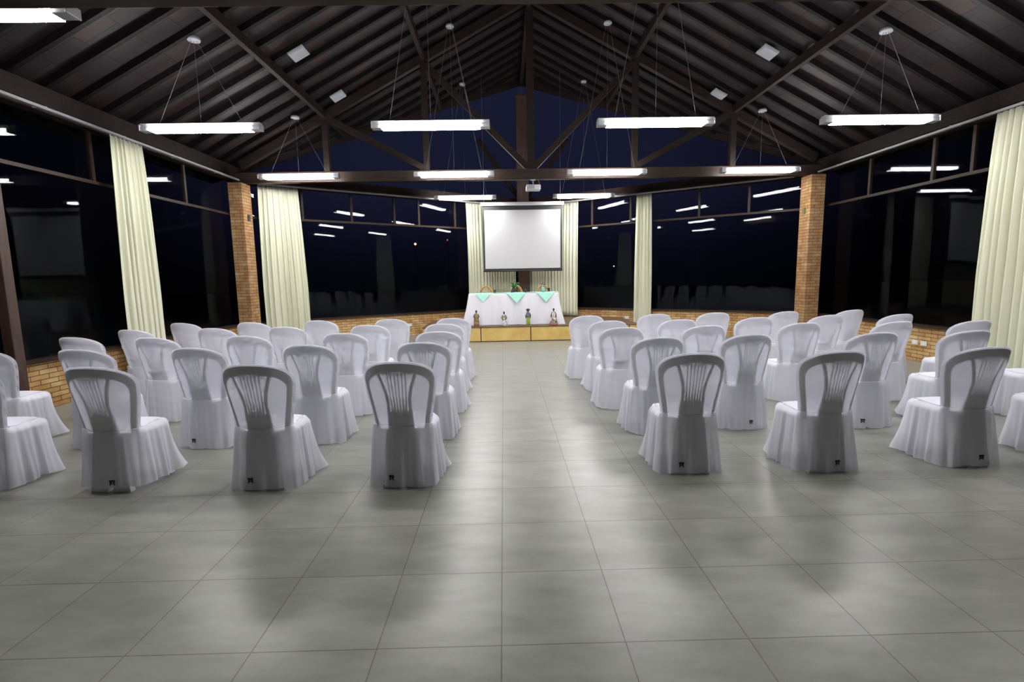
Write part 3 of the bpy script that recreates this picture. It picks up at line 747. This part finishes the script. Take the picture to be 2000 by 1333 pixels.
    me = m.mesh('cover', MT['cover'], True)
    back = [rows[j][:NB+1] for j in range(len(rows))]
    return me, back
def make_stamp(back, u, zc, seed):
    # printed mark following the cloth: a square with two short feet and a pale slit
    def at(x, z):
        best = None
        R_ = [r for r in back if abs(r[NBm].z-z) < .03]
        pts = [p for r in R_ for p in r]
        pts.sort(key=lambda p: (p.x-x)**2+(p.z-z)**2)
        w = 0; y = 0
        for p in pts[:4]: q = 1/((p.x-x)**2+(p.z-z)**2+1e-6); w += q; y += q*p.y
        return Vector((x, y/w-.0035, z))
    m = MB()
    for x0, x1, z0, z1 in ((-.019, .019, .004, .018), (-.016, -.003, -.006, .004), (.003, .016, -.006, .004), (-.015, .015, -.010, -.005), (-.017, -.009, -.020, -.010), (.009, .017, -.020, -.010), (-.003, .003, -.014, -.006)):
        ps = [at(u+a, zc+b) for a, b in ((x0, z0), (x1, z0), (x1, z1), (x0, z1))]; m.prism(ps, (0, -.0012, 0))
    return m.mesh('printed_mark', MT['print'])
NBm = 22
CM = make_chair_meshes()
VAR = []
for sd, hem, cr, sp in ((1, .004, 0, 1), (2, .006, 0, 1.15), (3, .004, 0, .85), (4, .003, .010, 1), (5, .004, 0, 1.1), (6, .035, .004, .9)):
    me, back = make_cover(sd, hem, cr, sp); VAR.append((me, [make_stamp(back, ux, .085, sd) for ux in (-.075, .045)]))
ROW = {1: 'row nearest the camera', 2: 'second row from the camera', 3: 'middle row', 4: 'second row from the stage', 5: 'row nearest the stage'}
NTH = {1: 'first', 2: 'second', 3: 'third', 4: 'fourth', 5: 'fifth'}
L5, R5 = 'left', 'right'
# back-top x, back-top y, side, row, place from the aisle, cover variant, mark (-1 none, 0 left, 1 right)
CH = [(-.71, 3.29, L5, 1, 1, 0, 0), (-1.66, 3.30, L5, 1, 2, 1, 0), (-2.71, 3.32, L5, 1, 3, 5, 1), (-3.68, 3.40, L5, 1, 4, 2, -1),
 (-.71, 4.30, L5, 2, 1, 2, -1), (-1.68, 4.27, L5, 2, 2, 4, -1), (-2.60, 4.22, L5, 2, 3, 0, 0), (-3.57, 4.26, L5, 2, 4, 2, -1), (-4.52, 4.38, L5, 2, 5, 1, -1),
 (-.69, 5.18, L5, 3, 1, 3, -1), (-1.67, 5.20, L5, 3, 2, 2, -1), (-2.62, 5.10, L5, 3, 3, 3, -1), (-3.56, 5.12, L5, 3, 4, 3, -1), (-4.47, 5.29, L5, 3, 5, 2, -1),
 (-.74, 6.08, L5, 4, 1, 3, -1), (-1.64, 6.09, L5, 4, 2, 3, -1), (-2.64, 6.09, L5, 4, 3, 4, -1), (-3.47, 6.06, L5, 4, 4, 3, -1), (-4.43, 6.05, L5, 4, 5, 3, -1),
 (-.71, 6.94, L5, 5, 1, 0, -1), (-1.57, 6.97, L5, 5, 2, 1, -1), (-2.55, 6.97, L5, 5, 3, 2, -1), (-3.41, 6.85, L5, 5, 4, 0, -1), (-4.39, 6.95, L5, 5, 5, 4, -1),
 (1.30, 3.41, R5, 1, 1, 1, 0), (2.28, 3.38, R5, 1, 2, 0, 1), (3.34, 3.42, R5, 1, 3, 4, 1), (4.24, 3.50, R5, 1, 4, 2, -1),
 (1.35, 4.33, R5, 2, 1, 2, -1), (2.18, 4.42, R5, 2, 2, 0, 1), (3.29, 4.38, R5, 2, 3, 2, 0), (4.15, 4.40, R5, 2, 4, 1, -1), (5.09, 4.50, R5, 2, 5, 4, -1),
 (1.24, 5.24, R5, 3, 1, 3, 1), (2.14, 5.28, R5, 3, 2, 1, -1), (3.23, 5.38, R5, 3, 3, 2, 1), (4.22, 5.33, R5, 3, 4, 3, 0), (5.03, 5.28, R5, 3, 5, 0, -1),
 (1.27, 6.08, R5, 4, 1, 4, -1), (2.13, 6.08, R5, 4, 2, 0, -1), (3.12, 6.17, R5, 4, 3, 2, -1), (4.10, 6.30, R5, 4, 4, 3, -1), (4.97, 6.25, R5, 4, 5, 3, -1),
 (1.15, 6.92, R5, 5, 1, 1, 1), (2.12, 7.0, R5, 5, 2, 3, -1), (2.97, 7.06, R5, 5, 3, 0, -1), (3.97, 7.04, R5, 5, 4, 4, -1), (4.95, 7.10, R5, 5, 5, 2, -1)]
proto = empty('covered_chair')
def part(name, me): o = bpy.data.objects.new(name, me); COL.objects.link(o); o.parent = proto; return o
P_seat = part('seat', CM['seat']); P_back = part('backrest', CM['backrest']); P_legs = [part('leg', l) for l in CM['leg']]
P_cover = part('cover', VAR[0][0]); P_mark = part('printed_mark', VAR[0][1][0]); P_mark['label'] = 'small black printed mark'
rj = random.Random(12)
for n, (x, y, sd, row, nth, v, mk) in enumerate(CH):
    x *= 1.042 if row == 1 else 1.036 if row == 2 else 1.03
    yaw = -math.atan2(.61-x, 11.5-y)*.14 + rj.uniform(-.03, .03)
    if n == 0: r = proto; kids = [P_seat, P_back, *P_legs, P_cover, P_mark]
    else:
        r = proto.copy(); COL.objects.link(r); kids = []
        for q in (P_seat, P_back, *P_legs, P_cover, P_mark):
            if q is P_mark and mk < 0: continue
            c = q.copy(); COL.objects.link(c); c.parent = r; kids.append(c)
    kids[6].data = VAR[v][0]
    if mk >= 0: kids[7].data = VAR[v][1][mk]
    dx, dy = math.sin(yaw)*.31, -math.cos(yaw)*.31
    r.location = (x-dx, y-dy, 0); r.rotation_euler.z = yaw
    tag(r, 'white covered chair %s of the aisle, %s, %s from the aisle' % (sd, ROW[row], NTH[nth]), 'chair', 'white covered chairs '+sd+' of the aisle')
